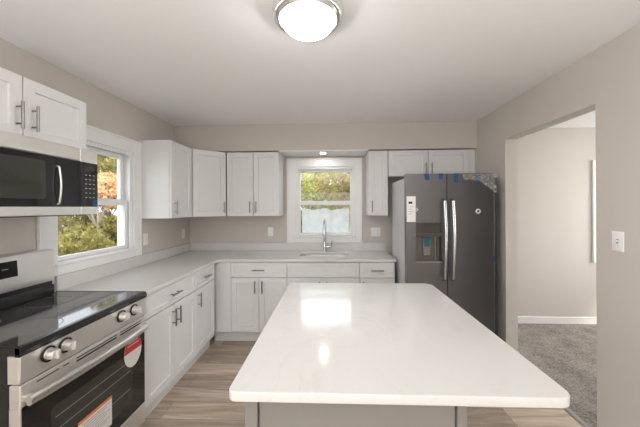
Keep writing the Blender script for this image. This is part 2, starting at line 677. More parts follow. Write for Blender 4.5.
# ================================================================== room shell
WIN_B = (-0.495, 0.280, 1.085, 2.000)       # opening of the window over the sink (x0,x1,z0,z1)
WIN_L = (1.885, 2.662, 1.085, 2.000)        # opening of the left window (y0,y1,z0,z1)
WIN_H = (3.30, 4.05, 0.86, 1.95)            # window of the carpeted room
DOOR = (1.872, 2.824, -0.02, 2.111)
WT = 0.11
struct(MB().box(XL - 0.15, XR + 0.022, YF - 0.1, YB + 0.15, -0.05, 0.0).build('floor', M['floor'], smooth=False))
struct(MB().box(XR + 0.062, XH, -1.2, YB + 0.15, -0.05, 0.006).build('floor_carpet', M['carpet'], smooth=False))
struct(MB().prism([(XR + 0.018, 0), (XR + 0.024, 0.008), (XR + 0.040, 0.011), (XR + 0.058, 0.008), (XR + 0.066, 0)], 'y', 1.872, 2.824)
       .build('trim_1', M['threshold']))
struct(MB().box(XL - 0.15, XH + 0.1, YF - 0.1, YB + 0.15, H, H + 0.1).build('ceiling', M['ceiling'], smooth=False))
wall_panel('wall_left', 'x', XL, -0.15, YF, YB + 0.15, 0, H, [WIN_L, (-2.2, -0.6, 0.77, 2.07)], M['wall'])
wall_panel('wall_back', 'y', YB, 0.15, XL, XH, 0, H, [WIN_B, WIN_H], M['wall'])
wall_panel('wall_right', 'x', XR, WT, YF, YB, -0.02, H, [DOOR], M['wall'])
wall_panel('wall_front', 'y', YF, -0.1, XL - 0.15, XR + WT, 0, H, [(-1.25, 1.05, 0.06, 2.08)], M['wall'])
wall_panel('wall_hall_right', 'x', XH, 0.1, -1.3, YB + 0.15, 0, H, [(1.4, 3.5, 0.75, 2.15)], M['wall'])
wall_panel('wall_hall_front', 'y', -1.2, -0.1, XR + WT, XH, 0, H, [], M['wall'])
SOF_Y = YB - 0.353
struct(MB().box(XL, XR, SOF_Y, YB, 2.143, H).build('soffit', M['wall'], smooth=False))


def baseboard(name, x0, x1, y0, y1, h=0.088):
    struct(MB().box(x0, x1, y0, y1, 0.0, h, 0.003).build(name, M['trim']))


baseboard('baseboard_right', XR - 0.014, XR, YF, 1.868)
baseboard('baseboard_hall_back', XR + WT, XH, YB - 0.014, YB)
baseboard('baseboard_hall_left', XR + WT, XR + WT + 0.014, 2.828, YB - 0.014)


# ------------------------------------------------------------------ windows
def window(name, loc, rz, w, z0, z1, casing, meet, gl_lo, gl_hi, film=False, apron=True):
    """double-hung window; local x across, y outwards, opening 0..w"""
    r = struct(thing(name, 'window', 'window', loc, rz))
    del r['label'], r['category']
    cl, cr, cb, ct = casing
    # casing: flat boards with a raised outer bead
    c = MB()
    c.box(-cl, 0.006, -0.018, 0, z0 - cb, z1 + ct, 0.003)
    c.box(w - 0.006, w + cr, -0.018, 0, z0 - cb, z1 + ct, 0.003)
    c.box(0.006, w - 0.006, -0.018, 0, z1 - 0.006, z1 + ct, 0.003)
    c.box(0.006, w - 0.006, -0.018, 0, z0 - cb, z0 + 0.006, 0.003)
    c.box(-cl, -cl + 0.018, -0.026, -0.016, z0 - cb, z1 + ct, 0.003)
    c.box(w + cr - 0.018, w + cr, -0.026, -0.016, z0 - cb, z1 + ct, 0.003)
    c.box(-cl + 0.018, w + cr - 0.018, -0.026, -0.016, z1 + ct - 0.018, z1 + ct, 0.003)
    c.build('casing', M['trim'], r)
    j = MB()
    for a, b in ((0.0, 0.022), (w - 0.022, w)):
        j.box(a, b, 0.0, 0.14, z0, z1, 0.002)
    j.box(0.022, w - 0.022, 0.0, 0.14, z1 - 0.022, z1, 0.002)
    j.box(0.022, w - 0.022, 0.0, 0.14, z0, z0 + 0.018, 0.002)
    # stops and the inner track beads
    for a, b in ((0.022, 0.034), (w - 0.034, w - 0.022)):
        j.box(a, b, 0.004, 0.022, z0 + 0.018, z1 - 0.022, 0.002)
    j.box(0.034, w - 0.034, 0.004, 0.022, z1 - 0.036, z1 - 0.022, 0.002)
    j.build('window_frame', M['vinyl'], r)
    # sashes: stile 0.04
    a, b = 0.024, w - 0.024
    st = 0.040

    def sash(nm, y, zb, zt, g0, g1):
        s = MB()
        s.box(a, a + st, y, y + 0.034, zb, zt, 0.003)
        s.box(b - st, b, y, y + 0.034, zb, zt, 0.003)
        s.box(a + st, b - st, y, y + 0.034, g1, zt, 0.003)
        s.box(a + st, b - st, y, y + 0.034, zb, g0, 0.003)
        o = s.build(nm, M['vinyl'], r)
        MB().box(a + st - 0.004, b - st + 0.004, y + 0.015, y + 0.018, g0 - 0.004, g1 + 0.004).build('pane', M['glass'], o, False)
        return o
    sash('upper_sash', 0.070, meet[0] + 0.005, z1 - 0.024, meet[1], gl_hi)
    lo = sash('lower_sash', 0.030, z0 + 0.02, meet[1] - 0.004, gl_lo, meet[0])
    lk = MB()
    lk.box(w / 2 - 0.03, w / 2 + 0.03, 0.034, 0.056, meet[1] - 0.006, meet[1] + 0.004, 0.002)
    lk.lathe([(0.0, 0.012), (0.010, 0.012), (0.012, 0.0), (0.0, 0.0)], w / 2, 0.045, 16, cz=meet[1] + 0.003)
    lk.build('sash_lock', M['white'], lo)
    if film:
        rnd = random.Random(4)
        top = []
        n = 26
        x0, x1 = a + st + 0.014, b - st - 0.012
        for i in range(n + 1):
            t = i / n
            top.append((x0 + (x1 - x0) * t, meet[0] - 0.032 - 0.02 * abs(math.sin(7 * t)) - 0.016 * rnd.random()))
        right = [(x1 - 0.008 * rnd.random(), meet[0] - 0.05 - (meet[0] - 0.06 - gl_lo) * k / 8) for k in range(1, 8)]
        left = [(x0 + 0.008 * rnd.random(), gl_lo + 0.01 + (meet[0] - 0.06 - gl_lo) * k / 8) for k in range(1, 8)]
        loop = top + right + [(x1, gl_lo + 0.006), (x0, gl_lo + 0.006)] + left
        MB().prism(loop, 'y', 0.0505, 0.052).build('window_film', M['haze'], lo, False, label='pale cloudy film on the lower pane')
    if apron:
        MB().box(-0.012, w + 0.012, -0.034, 0.03, z0 - 0.004, z0 + 0.016, 0.004).build('window_sill', M['trim'], r)
    return r


window('window_1', (WIN_B[0], YB, 0), 0, WIN_B[1] - WIN_B[0], WIN_B[2], WIN_B[3], (0.108, 0.084, 0.068, 0.100), (1.501, 1.553), 1.134, 1.930, film=True)
window('window_2', (XL, WIN_L[0], 0), PI / 2, WIN_L[1] - WIN_L[0], WIN_L[2], WIN_L[3], (0.115, 0.088, 0.068, 0.110), (1.501, 1.555), 1.134, 1.930)
window('window_3', (WIN_H[0], YB, 0), 0, WIN_H[1] - WIN_H[0], WIN_H[2], WIN_H[3], (0.09, 0.09, 0.09, 0.09), (1.37, 1.42), 0.92, 1.90)


def patio(name, axis, c, u0, u1, z0, z1, out):  # two-pane frame, used for the added unseen windows
    r = struct(thing(name, 'x', 'x'))
    del r['label'], r['category']

    def bx(m, a, b, p, q, d0, d1):
        d0, d1 = c + out * d0, c + out * d1
        d0, d1 = min(d0, d1), max(d0, d1)
        return m.box(d0, d1, a, b, p, q, 0.003) if axis == 'x' else m.box(a, b, d0, d1, p, q, 0.003)
    f = MB()
    um = (u0 + u1) / 2
    bx(f, u0, u0 + 0.07, z0, z1, 0.0, 0.08)
    bx(f, u1 - 0.07, u1, z0, z1, 0.0, 0.08)
    bx(f, um - 0.04, um + 0.04, z0, z1, 0.0, 0.08)
    for a, b in ((u0 + 0.07, um - 0.04), (um + 0.04, u1 - 0.07)):
        bx(f, a, b, z0, z0 + 0.08, 0.0, 0.08)
        bx(f, a, b, z1 - 0.08, z1, 0.0, 0.08)
        p = MB()
        bx(p, a - 0.005, b + 0.005, z0 + 0.075, z1 - 0.075, 0.035, 0.045)
        p.build('pane', M['glass'], r, False)
    f.build('window_frame', M['vinyl'], r)


patio('added_window_4', 'y', YF, -1.25, 1.05, 0.06, 2.08, -1)  # this and the next two: unseen windows added to admit fill lamps
patio('added_window_6', 'x', XL, -2.2, -0.6, 0.77, 2.07, -1)
patio('added_window_5', 'x', XH, 1.4, 3.5, 0.75, 2.15, 1)
# the window over the sink sits between cabinets under a white board
struct(MB().box(-0.640, 0.404, SOF_Y + 0.004, YB, 2.128, 2.1425, 0.001).build('trim_2', M['trim']))


# ================================================================== cabinets
DT = 0.020      # door thickness
GAP = 0.0028


def bar_pull(parent, cx, cz, L, vert, proj=0.032, y=0.0):
    m = MB()
    r = 0.0066
    if vert:
        m.tube([(cx, y - proj, cz - L / 2), (cx, y - proj, cz + L / 2)], r)
        for s in (-1, 1):
            m.tube([(cx, y + 0.001, cz + s * (L / 2 - 0.025)), (cx, y - proj, cz + s * (L / 2 - 0.025))], 0.0045, 10)
    else:
        m.tube([(cx - L / 2, y - proj, cz), (cx + L / 2, y - proj, cz)], r)
        for s in (-1, 1):
            m.tube([(cx + s * (L / 2 - 0.025), y + 0.001, cz), (cx + s * (L / 2 - 0.025), y - proj, cz)], 0.0045, 10)
    return m.build('handle', M['nickel'], parent)


def upper_cabinet(label, loc, rz, w, z0, z1, doors, depth=0.318, hz=0.0, hl=0.135):
    """doors: list of (x0, x1, handle_x)"""
    r = thing('wall_cabinet', label, 'cabinet', (loc[0], loc[1], z0), rz)
    h = z1 - z0
    b = MB().box(0, w, DT + 0.002, depth, 0, h, 0.001)
    b.build('carcass', M['cab'], r)
    for x0, x1, hx in doors:
        d = MB().shaker(x0 + GAP, x1 - GAP, 0.002, h - 0.003).build('door', M['cab'], r)
        if hx is not None:
            bar_pull(d, hx, hz, hl, True)
    return r


def base_cabinet(label, loc, rz, w, drawers, doors, depth=0.615, panel=None):
    """drawers: (x0,x1,handle or None); doors: (x0,x1,handle_x)"""
    r = thing('base_cabinet', label, 'cabinet', (loc[0], loc[1], 0), rz)
    MB().box(0.0008, w - 0.0008, DT + 0.002, depth, 0.115, 0.884, 0.0008).build('carcass', M['cab'], r)
    MB().box(0, w, 0.056, 0.070, 0.0, 0.1145).build('toe_kick', M['toe'], r)
    for x0, x1, hd in drawers:
        d = MB().shaker(x0 + GAP, x1 - GAP, 0.7175, 0.878, fr=0.036 if (x1 - x0) > 0.5 else 0.036).build('drawer_front', M['cab'], r)
        if hd:
            bar_pull(d, (x0 + x1) / 2, 0.797, 0.135, False)
    for x0, x1, hx in doors:
        d = MB().shaker(x0 + GAP, x1 - GAP, 0.120, 0.7105).build('door', M['cab'], r)
        bar_pull(d, hx, 0.615, 0.135, True)
    return r


BFX, BFY = XL + 0.620, YB - 0.620           # door faces of the base runs
UFX, UFY = XL + 0.320, YB - 0.320           # door faces of the wall cabinets
# --- base cabinets along the left wall
base_cabinet('white wide base cabinet with two doors and long drawer beside the range', (BFX, 1.891, 0), PI / 2, 0.729,
             [(0, 0.729, True)], [(0, 0.372, 0.337), (0.372, 0.729, 0.407)])
base_cabinet('white narrow single-door base cabinet with drawer nearest the inner corner', (BFX, 2.620, 0), PI / 2, 0.420,
             [(0, 0.420, True)], [(0, 0.420, 0.040)])
# --- blank panel in the inner corner
cf = thing('corner_filler', 'plain white blank corner panel between the two base cabinet runs', 'cabinet filler', (BFX, BFY + 0.004, 0))
MB().box(-0.03, 0.149, 0.0, 0.016, 0.115, 0.884, 0.001).build('panel', M['cab'], cf)
MB().box(-0.056, 0.149, 0.052, 0.066, 0, 0.1145).build('toe_kick', M['toe'], cf)
# --- base cabinets under the window
base_cabinet('white two-door base cabinet with drawer left of the sink', (-1.121, BFY, 0), 0, 0.615,
             [(0, 0.615, True)], [(0, 0.3075, 0.268), (0.3075, 0.615, 0.347)])
sb = base_cabinet('white sink base cabinet with blank false drawer front', (-0.506, BFY, 0), 0, 0.779,
                  [(0, 0.779, False)], [(0, 0.3895, 0.35), (0.3895, 0.779, 0.429)], depth=0.10)
base_cabinet('white narrow base cabinet with short drawer beside the refrigerator', (0.273, BFY, 0), 0, 0.375,
             [(0, 0.375, True)], [(0, 0.375, 0.04)])
# --- wall cabinets
upper_cabinet('white short two-door wall cabinet above the microwave', (UFX, 1.022, 0), PI / 2, 0.768, 1.828, 2.148,
              [(0, 0.388, 0.358), (0.388, 0.768, 0.432)], hz=0.112)
upper_cabinet('white tall single-door wall cabinet right of the left window', (UFX, 2.7475, 0), PI / 2, 0.405, 1.372, 2.134,
              [(0, 0.405, 0.052)], hz=0.105)
# diagonal corner cabinet
P1 = Vector((UFX, 3.157))
P2 = Vector((-1.276, UFY))
dv = (P2 - P1)
ang = math.atan2(dv.y, dv.x)
wd = dv.length
dc = thing('wall_cabinet', 'white diagonal corner wall cabinet with one angled door', 'cabinet', (P1.x, P1.y, 1.372), ang)
inv = Matrix.Rotation(-ang, 2)


def to_local(x, y):
    q = inv @ (Vector((x, y)) - P1)
    return (q.x, q.y)


loop = [(0.004, 0.022), (wd - 0.004, 0.022), to_local(P2.x, YB - 0.003), to_local(XL + 0.003, YB - 0.003), to_local(XL + 0.003, P1.y)]
MB().prism(loop, 'z', 0, 0.762).build('carcass', M['cab'], dc, False)
d = MB().shaker(0.010, wd - 0.008, 0.002, 0.759).build('door', M['cab'], dc)
bar_pull(d, wd - 0.038, 0.105, 0.125, True)
upper_cabinet('white tall two-door wall cabinet left of the sink window', (-1.274, UFY, 0), 0, 0.629, 1.372, 2.134,
              [(0, 0.320, 0.283), (0.320, 0.629, 0.357)], hz=0.105)
upper_cabinet('white tall narrow wall cabinet between sink window and refrigerator', (0.410, UFY, 0), 0, 0.226, 1.372, 2.134,
              [(0, 0.226, 0.040)], hz=0.105)
upper_cabinet('white short two-door wall cabinet above the refrigerator', (0.640, UFY, 0), 0, 0.927, 1.830, 2.134,
              [(0, 0.4635, 0.430), (0.4635, 0.927, 0.497)], hz=0.088, hl=0.125)
tag(MB().box(1.568, XR - 0.001, UFY + 0.004, UFY + 0.02, 1.830, 2.134, 0.001).build('filler_strip', M['cab']),
    'narrow white filler strip between over-refrigerator cabinet and right wall', 'cabinet filler')

# ================================================================== worktop
CT0, CT1 = 0.884, 0.914
cx0, cy0 = XL + 0.635, YB - 0.635
xc = 0.660
rf = 0.085
fillet = [(cx0 + rf - rf * math.cos(a), cy0 - rf + rf * math.sin(a)) for a in [PI / 2 * k / 8 for k in range(9)]]
outer = [(XL + 0.002, 1.890), (cx0, 1.890)] + fillet + [(xc, cy0), (xc, YB - 0.002), (XL + 0.002, YB - 0.002)]
SX0, SX1, SY0, SY1 = -0.395, 0.165, 3.300, 3.575
hole = round_rect(SX0, SX1, SY0, SY1, 0.06)
wt = slab('countertop', [outer, hole], CT0, CT1, M['quartz'], 0.003)
tag(wt, 'white veined quartz L-shaped countertop along the left and back walls', 'countertop')
MB().box(XL + 0.001, XL + 0.0195, 1.890, YB - 0.0005, CT1, 1.016, 0.002).build('backsplash', M['quartz'], wt)
MB().box(XL + 0.020, xc, YB - 0.0195, YB - 0.0005, CT1, 1.016, 0.002).build('backsplash', M['quartz'], wt)

# ------------------------------------------------------------------ sink
sk = thing('sink', 'stainless undermount sink set in the countertop below the window', 'sink', ((SX0 + SX1) / 2, (SY0 + SY1) / 2, 0.68))
hx, hy = (SX1 - SX0) / 2, (SY1 - SY0) / 2
bm = MB()
rings = []
for (e, z, r_) in ((0.012, 0.2035, 0.066), (-0.002, 0.2035, 0.06), (-0.004, 0.19, 0.058), (-0.012, 0.03, 0.05), (-0.04, 0.006, 0.04), (-0.08, 0.002, 0.03)):
    rings.append([bm.bm.verts.new((x, y, z)) for x, y in round_rect(-hx - e, hx + e, -hy - e, hy + e, r_)])
for a, b in zip(rings, rings[1:]):
    n = len(a)
    for i in range(n):
        bm.bm.faces.new((a[i], a[(i + 1) % n], b[(i + 1) % n], b[i]))
bm.bm.faces.new(rings[-1])
bm.build('basin', M['steel'], sk)
MB().lathe([(0, 0.006), (0.03, 0.006), (0.042, 0.009), (0.045, 0.003), (0.045, 0.001)], 0, 0.02, 24).build('drain', M['chrome'], sk)

# ------------------------------------------------------------------ faucet
fc = thing('faucet', 'chrome pull-down gooseneck faucet with side lever behind the sink', 'faucet', (-0.115, 3.638, CT1))
MB().lathe([(0, 0), (0.027, 0), (0.027, 0.006), (0.022, 0.012), (0.020, 0.05), (0.019, 0.115), (0.014, 0.125), (0, 0.125)], n=24).build('base', M['chrome'], fc)
pts = [(0, 0, 0.12), (0, 0, 0.315)]
for k in range(1, 11):
    a = PI * k / 10
    pts.append((0, -0.075 + 0.075 * math.cos(a), 0.315 + 0.085 * math.sin(a)))
pts.append((0, -0.150, 0.30))
MB().tube(pts, 0.0135, 14).build('spout', M['chrome'], fc)
MB().lathe([(0, 0.315), (0.0145, 0.315), (0.018, 0.300), (0.023, 0.225), (0.022, 0.212), (0, 0.212)], 0, -0.150, 20).build('spray_head', M['chrome'], fc)
lv = MB().tube([(0.015, 0, 0.060), (0.085, 0, 0.060)], 0.011, 14)
lv.tube([(0.082, 0, 0.055), (0.090, -0.002, 0.080), (0.092, -0.006, 0.135)], [0.010, 0.008, 0.007], 12)
lv.build('lever', M['chrome'], fc)

# ================================================================== island
IX0, IX1, IY0, IY1 = -0.328, 0.706, 0.866, 2.140
it = slab('island_countertop', [round_rect(IX0, IX1, IY0, IY1, [0.028, 0.045, 0.06, 0.03], 10)], CT0, CT1, M['quartz'], 0.004)
tag(it, 'white veined quartz island top with rounded corners in the foreground', 'countertop')
ic = thing('kitchen_island', 'island base cabinet, grey with shade painted in, under the overhanging white top', 'island', ((IX0 + 0.41) / 2, (IY0 + IY1) / 2, 0))
bx0, bx1, by0, by1 = -0.288 - ic.location.x, 0.412 - ic.location.x, 0.914 - ic.location.y, 2.105 - ic.location.y
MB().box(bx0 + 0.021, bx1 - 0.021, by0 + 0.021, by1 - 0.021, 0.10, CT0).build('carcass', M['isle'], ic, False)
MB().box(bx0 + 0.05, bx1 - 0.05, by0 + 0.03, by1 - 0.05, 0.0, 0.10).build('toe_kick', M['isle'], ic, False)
fr = MB()
for a, b in ((bx0, bx0 + 0.042), (bx1 - 0.030, bx1)):
    fr.box(a, b, by0, by0 + 0.021, 0.0, CT0, 0.002)
fr.box(bx0 + 0.042, bx1 - 0.030, by0 + 0.001, by0 + 0.021, 0.0, 0.11, 0.002)
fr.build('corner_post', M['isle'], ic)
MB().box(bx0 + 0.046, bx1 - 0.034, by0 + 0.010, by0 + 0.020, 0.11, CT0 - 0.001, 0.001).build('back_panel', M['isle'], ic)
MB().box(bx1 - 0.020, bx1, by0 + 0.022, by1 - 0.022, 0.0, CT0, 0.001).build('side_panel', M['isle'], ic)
n = 2
for i in range(n):
    y0 = by0 + 0.03 + (by1 - by0 - 0.05) * i / n
    y1 = by0 + 0.03 + (by1 - by0 - 0.05) * (i + 1) / n
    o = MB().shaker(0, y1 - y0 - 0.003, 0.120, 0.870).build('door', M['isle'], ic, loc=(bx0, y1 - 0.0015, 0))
    o.rotation_euler.z = -PI / 2
    bar_pull(o, 0.04 if i == 0 else y1 - y0 - 0.043, 0.76, 0.135, True)

# ================================================================== range
RW = 0.779
rg = thing('range', 'stainless electric range with black glass cooktop and oven door', 'stove', (-1.260, 1.109, 0), PI / 2)
MB().box(0.006, RW - 0.006, 0.050, 0.600, 0.03, 0.884, 0.003).build('body', M['black'], rg)
for x in (0.04, RW - 0.06):
    for y in (0.08, 0.56):
        MB().lathe([(0, 0), (0.018, 0), (0.018, 0.03), (0, 0.03)], x, y, 14).build('foot', M['blackmat'], rg)
MB().box(0.012, RW - 0.012, 0.014, 0.595, 0.890, 0.917, 0.003).build('cooktop', M['cooktop'], rg)
# black lip round the glass
lp = MB()
lp.prism([(-0.008, 0.884), (-0.011, 0.900), (-0.004, 0.9165), (0.004, 0.9185), (0.016, 0.9185), (0.016, 0.878), (-0.004, 0.878)], 'x', 0.0, RW)
lp.box(0.0, 0.014, -0.006, 0.61, 0.884, 0.9185, 0.003)
lp.box(RW - 0.014, RW, -0.006, 0.61, 0.884, 0.9185, 0.003)
lp.build('cooktop_rim', M['black'], rg)
for cx_, cy_, rr in ((0.20, 0.17, 0.115), (0.56, 0.17, 0.090), (0.20, 0.44, 0.080), (0.56, 0.44, 0.105)):
    MB().lathe([(rr, 0.9171), (rr, 0.9176), (rr + 0.003, 0.9176), (rr + 0.003, 0.9171)], cx_, cy_, 48).build('burner_ring', M['ringprint'], rg)
# control panel with four knobs
cp = MB().prism([(-0.008, 0.879), (-0.002, 0.768), (0.050, 0.768), (0.050, 0.879)], 'x', 0.003, RW - 0.003).build('control_panel', M['steel'], rg)
for kx in (0.112, 0.192, 0.548, 0.655):
    k = MB()
    k.lathe([(0, 0), (0.026, 0), (0.026, -0.004), (0.024, -0.008), (0.0, -0.008)], kx, -0.008, 28, 'y', 0.838)
    k.lathe([(0.023, -0.006), (0.0235, -0.03), (0.021, -0.040), (0.0, -0.041)], kx, -0.008, 28, 'y', 0.838)
    k.box(kx - 0.006, kx + 0.006, -0.062, -0.040, 0.818, 0.858, 0.003)
    ko = k.build('knob', M['steel'], cp)
    MB().lathe([(0.0265, -0.004), (0.034, -0.004), (0.034, 0.003), (0.0265, 0.003)], kx, -0.010, 28, 'y', 0.838).build('knob_bezel', M['black'], cp)
# oven door
od = MB()
od.box(0.004, RW - 0.004, 0.0, 0.048, 0.664, 0.760, 0.004)
od.box(0.004, 0.012, 0.0, 0.048, 0.190, 0.664, 0.002)
od.box(RW - 0.012, RW - 0.004, 0.0, 0.048, 0.190, 0.664, 0.002)
od.box(0.012, RW - 0.012, 0.004, 0.048, 0.190, 0.664)
odo = od.build('oven_door', M['steel'], rg)
MB().box(0.012, RW - 0.012, -0.001, 0.004, 0.190, 0.670, 0.001).build('door_glass', M['blackglass'], odo)
wn_ = slab('oven_window', [round_rect(0.13, RW - 0.13, 0.27, 0.585, 0.02)], -0.0008, 0.0008, M['ovenglass'], 0, odo)
wn_.rotation_euler.x = PI / 2
wn_.location = (0, -0.0012, 0)
rk = MB()
for z in (0.36, 0.47, 0.53):
    rk.box(0.15, RW - 0.15, -0.0023, -0.0018, z, z + 0.003)
rk.build('oven_rack', M['greyprint'], odo)
sl = MB()
for a, b in ((0.07, 0.17), (0.19, 0.22), (0.26, 0.52), (0.55, 0.73)):
    sl.box(a, b, -0.001, 0.002, 0.738, 0.743)
for a, b in ((0.26, 0.52), (0.55, 0.73)):
    sl.box(a, b, -0.001, 0.002, 0.722, 0.730)
sl.build('vent_slots', M['blackmat'], odo)
hp = []
for k in range(13):
    t = k / 12
    hp.append((0.010 + (RW - 0.046) * t, -0.030 - 0.022 * math.sin(PI * t) ** 0.7, 0.700))
hd = MB().tube(hp, 0.021, 16, flat=(0.8, 1.0))
for x in (0.030, RW - 0.056):
    hd.box(x - 0.014, x + 0.014, -0.030, 0.002, 0.686, 0.714, 0.004)
hd.build('handle', M['handle_steel'], odo)
# stickers on the oven glass
stz, stx = 0.584, 0.656
disc = [(stx + 0.078 * math.cos(2 * PI * k / 48), stz + 0.098 * math.sin(2 * PI * k / 48)) for k in range(48)]
cut = stz - 0.004
MB().prism(disc, 'y', -0.0024, -0.0014).build('round_sticker', M['paper'], odo, False, label='round red and white sticker')
top = [(x, z) for x, z in disc if z > cut]
rs = MB().prism(top, 'y', -0.0030, -0.0024).build('sticker_print', M['red'], odo, False, label='red upper half of the round sticker')
pl = MB()
for i, (a, b) in enumerate(((-0.03, 0.03), (-0.045, 0.045), (-0.05, 0.05))):
    pl.box(stx + a, stx + b, -0.0034, -0.0030, stz + 0.074 - i * 0.018, stz + 0.079 - i * 0.018)
pl.build('sticker_lines', M['paper'], odo, False)
MB().box(0.264, 0.480, -0.0024, -0.0014, 0.255, 0.418).build('warning_label', M['paper'], odo, False, label='white rectangular label with an orange top edge')
MB().box(0.264, 0.480, -0.0030, -0.0024, 0.404, 0.418).build('label_stripe', M['orange'], odo, False)
tl = MB()
for i in range(8):
    tl.box(0.290, 0.465 - 0.02 * (i % 3), -0.0028, -0.0024, 0.388 - i * 0.013, 0.391 - i * 0.013)
tl.build('label_lines', M['greyprint'], odo, False)
# storage drawer
sd = MB().box(0.004, RW - 0.004, 0.004, 0.050, 0.055, 0.183, 0.004).build('storage_drawer', M['steel'], rg)
# black hinge cover strip and bright door edge seen from the near side
MB().box(0.0, 0.006, 0.006, 0.034, 0.775, 0.872, 0.001).build('panel_end_cap', M['steel'], rg)
# backguard
BX0, BX1 = 0.022, RW - 0.072
bgz = MB()
bgz.prism([(0.5520, 1.052), (0.5650, 1.008), (0.6200, 1.008), (0.6200, 1.212), (0.5680, 1.212), (0.5600, 1.204)], 'x', BX0, BX1)
bgo = bgz.build('control_console', M['steel'], rg)
MB().box(BX0 + 0.004, BX1, 0.5700, 0.6200, 0.905, 1.0075, 0.003).build('backguard', M['black'], rg)
MB().box(BX0 + 0.004, BX1, 0.5560, 0.5720, 0.919, 0.985, 0.006, 2).build('rear_vent', M['black'], rg)
dp = MB().prism([(0.5515, 1.088), (0.5575, 1.178), (0.5625, 1.178), (0.5565, 1.088)], 'x', 0.215, 0.485).build('display', M['blackglass'], bgo)
dl = MB()
for i in range(5):
    dl.box(0.225 + i * 0.045, 0.255 + i * 0.045, 0.5525, 0.5565, 1.135, 1.139)
dl.build('display_icons', M['greyprint'], bgo)

# ================================================================== microwave
MWW, MWH = 0.764, 0.390
mw = thing('microwave', 'stainless over-the-range microwave with black glass door under the short cabinet', 'microwave', (-1.491, 1.012, 1.437), PI / 2)
MB().box(0.002, MWW - 0.002, 0.045, 0.398, 0.0, MWH, 0.002).build('body', M['blackmat'], mw)
MB().box(0.02, MWW - 0.02, 0.07, 0.36, -0.006, 0.0).build('vent_grille', M['blackmat'], mw)
MB().box(0.0, 0.6412, 0.0, 0.044, MWH - 0.074, MWH, 0.004).build('top_panel', M['steel'], mw)
md = MB().box(0.0, 0.640, 0.0, 0.044, 0.0, MWH - 0.076, 0.003).build('door', M['steel'], mw)
MB().box(0.006, 0.6402, -0.002, 0.004, 0.046, MWH - 0.0765, 0.001).build('door_glass', M['blackglass'], md)
o = slab('door_window', [round_rect(0.06, 0.43, 0.085, 0.285, 0.015)], -0.0006, 0.0006, M['ovenglass'], 0, md)
o.rotation_euler.x = PI / 2
o.location = (0, -0.0024, 0)
hp = [(0.496, 0.0, 0.060), (0.496, -0.010, 0.064)] + [(0.496, -0.012 - 0.010 * math.sin(PI * k / 10), 0.068 + 0.190 * k / 10) for k in range(11)] + [(0.496, -0.010, 0.262), (0.496, 0.0, 0.266)]
MB().tube(hp, 0.0052, 12).build('handle', M['handle_steel'], md)
cpn = MB().box(0.642, MWW, 0.0, 0.044, 0.0, MWH, 0.003).build('control_panel', M['steel'], mw)
MB().box(0.6412, MWW - 0.002, -0.002, 0.004, 0.046, MWH - 0.0765, 0.001).build('panel_glass', M['blackglass'], cpn)
for i in range(3):
    for j in range(6):
        MB().box(0.670 + i * 0.028, 0.682 + i * 0.028, -0.0028, -0.002, 0.100 + j * 0.027, 0.105 + j * 0.027).build('key', M['greyprint'], cpn, False)
MB().box(0.668, 0.738, -0.0028, -0.002, 0.266, 0.288).build('display', M['ovenglass'], cpn, False)
MB().box(0.722, 0.756, -0.0032, -0.002, 0.050, 0.085).build('tape', M['blue'], cpn, False, label='small blue tape on the lower corner')

# ================================================================== refrigerator
FX0, FX1, FY = 0.682, 1.498, 2.752
FW = FX1 - FX0
rf_ = thing('refrigerator', 'dark stainless side-by-side refrigerator with ice and water dispenser', 'refrigerator', (FX0, FY, 0))
MB().box(0.008, FW - 0.008, 0.074, 0.700, 0.02, 1.752, 0.004).build('body', M['fridge_side'], rf_)
MB().box(0.012, FW - 0.012, 0.02, 0.074, 0.015, 0.075).build('base_grille', M['blackmat'], rf_)
MB().box(FW - 0.0078, FW + 0.070, 0.078, 0.700, 0.02, 1.752, 0.004).build('side_box', M['blackmat'], rf_, label='black box along the right side')  # black box standing for the dark strip right of the doors
SPL = 0.376
dl_x0, dl_x1, dz0, dz1 = 0.090, 0.326, 0.950, 1.322   # dispenser
# freezer door with a real recess
bm = MB()
bm.box(0.0, dl_x0, 0.0, 0.068, 0.08, 1.783, 0)
bm.box(dl_x1, SPL - 0.003, 0.0, 0.068, 0.08, 1.783, 0)
bm.box(dl_x0, dl_x1, 0.0, 0.068, dz1, 1.783, 0)
bm.box(dl_x0, dl_x1, 0.0, 0.068, 0.08, dz0, 0)
bm.box(dl_x0, dl_x1, 0.060, 0.068, dz0, dz1, 0)
bmesh.ops.remove_doubles(bm.bm, verts=bm.bm.verts[:], dist=1e-5)
fd = bm.build('freezer_door', M['fridge'], rf_, False)
MB().shaker(SPL + 0.003, FW, 0.08, 1.783, 0.0, 0.068, 0.02, 0.0, 0.006).build('fridge_door', M['fridge'], rf_)
fdr = [c for c in rf_.children if c.name.startswith('fridge_door')][0]
MB().box(dl_x0, dl_x1, -0.003, 0.030, 1.226, dz1, 0.003).build('dispenser_panel', simple('dark_bronze_panel', (0.045, 0.042, 0.036), 0.2), fd)
MB().box(dl_x0 + 0.004, dl_x1 - 0.004, -0.006, 0.02, 1.196, 1.226, 0.003).build('dispenser_lip', M['bronze'], fd)
MB().box(dl_x0 + 0.001, dl_x1 - 0.001, 0.054, 0.0598, dz0 + 0.001, 1.196).build('dispenser_recess', simple('taupe_recess', (0.11, 0.097, 0.088), 0.35), fd)
MB().box(dl_x0 - 0.003, dl_x1 + 0.003, -0.008, 0.055, dz0 - 0.004, dz0 + 0.006, 0.003).build('drip_tray', M['threshold'], fd)
MB().box(dl_x0 + 0.075, dl_x0 + 0.145, 0.028, 0.040, 1.010, 1.165, 0.006).build('dispenser_paddle', simple('taupe_paddle', (0.20, 0.175, 0.155), 0.3), fd)
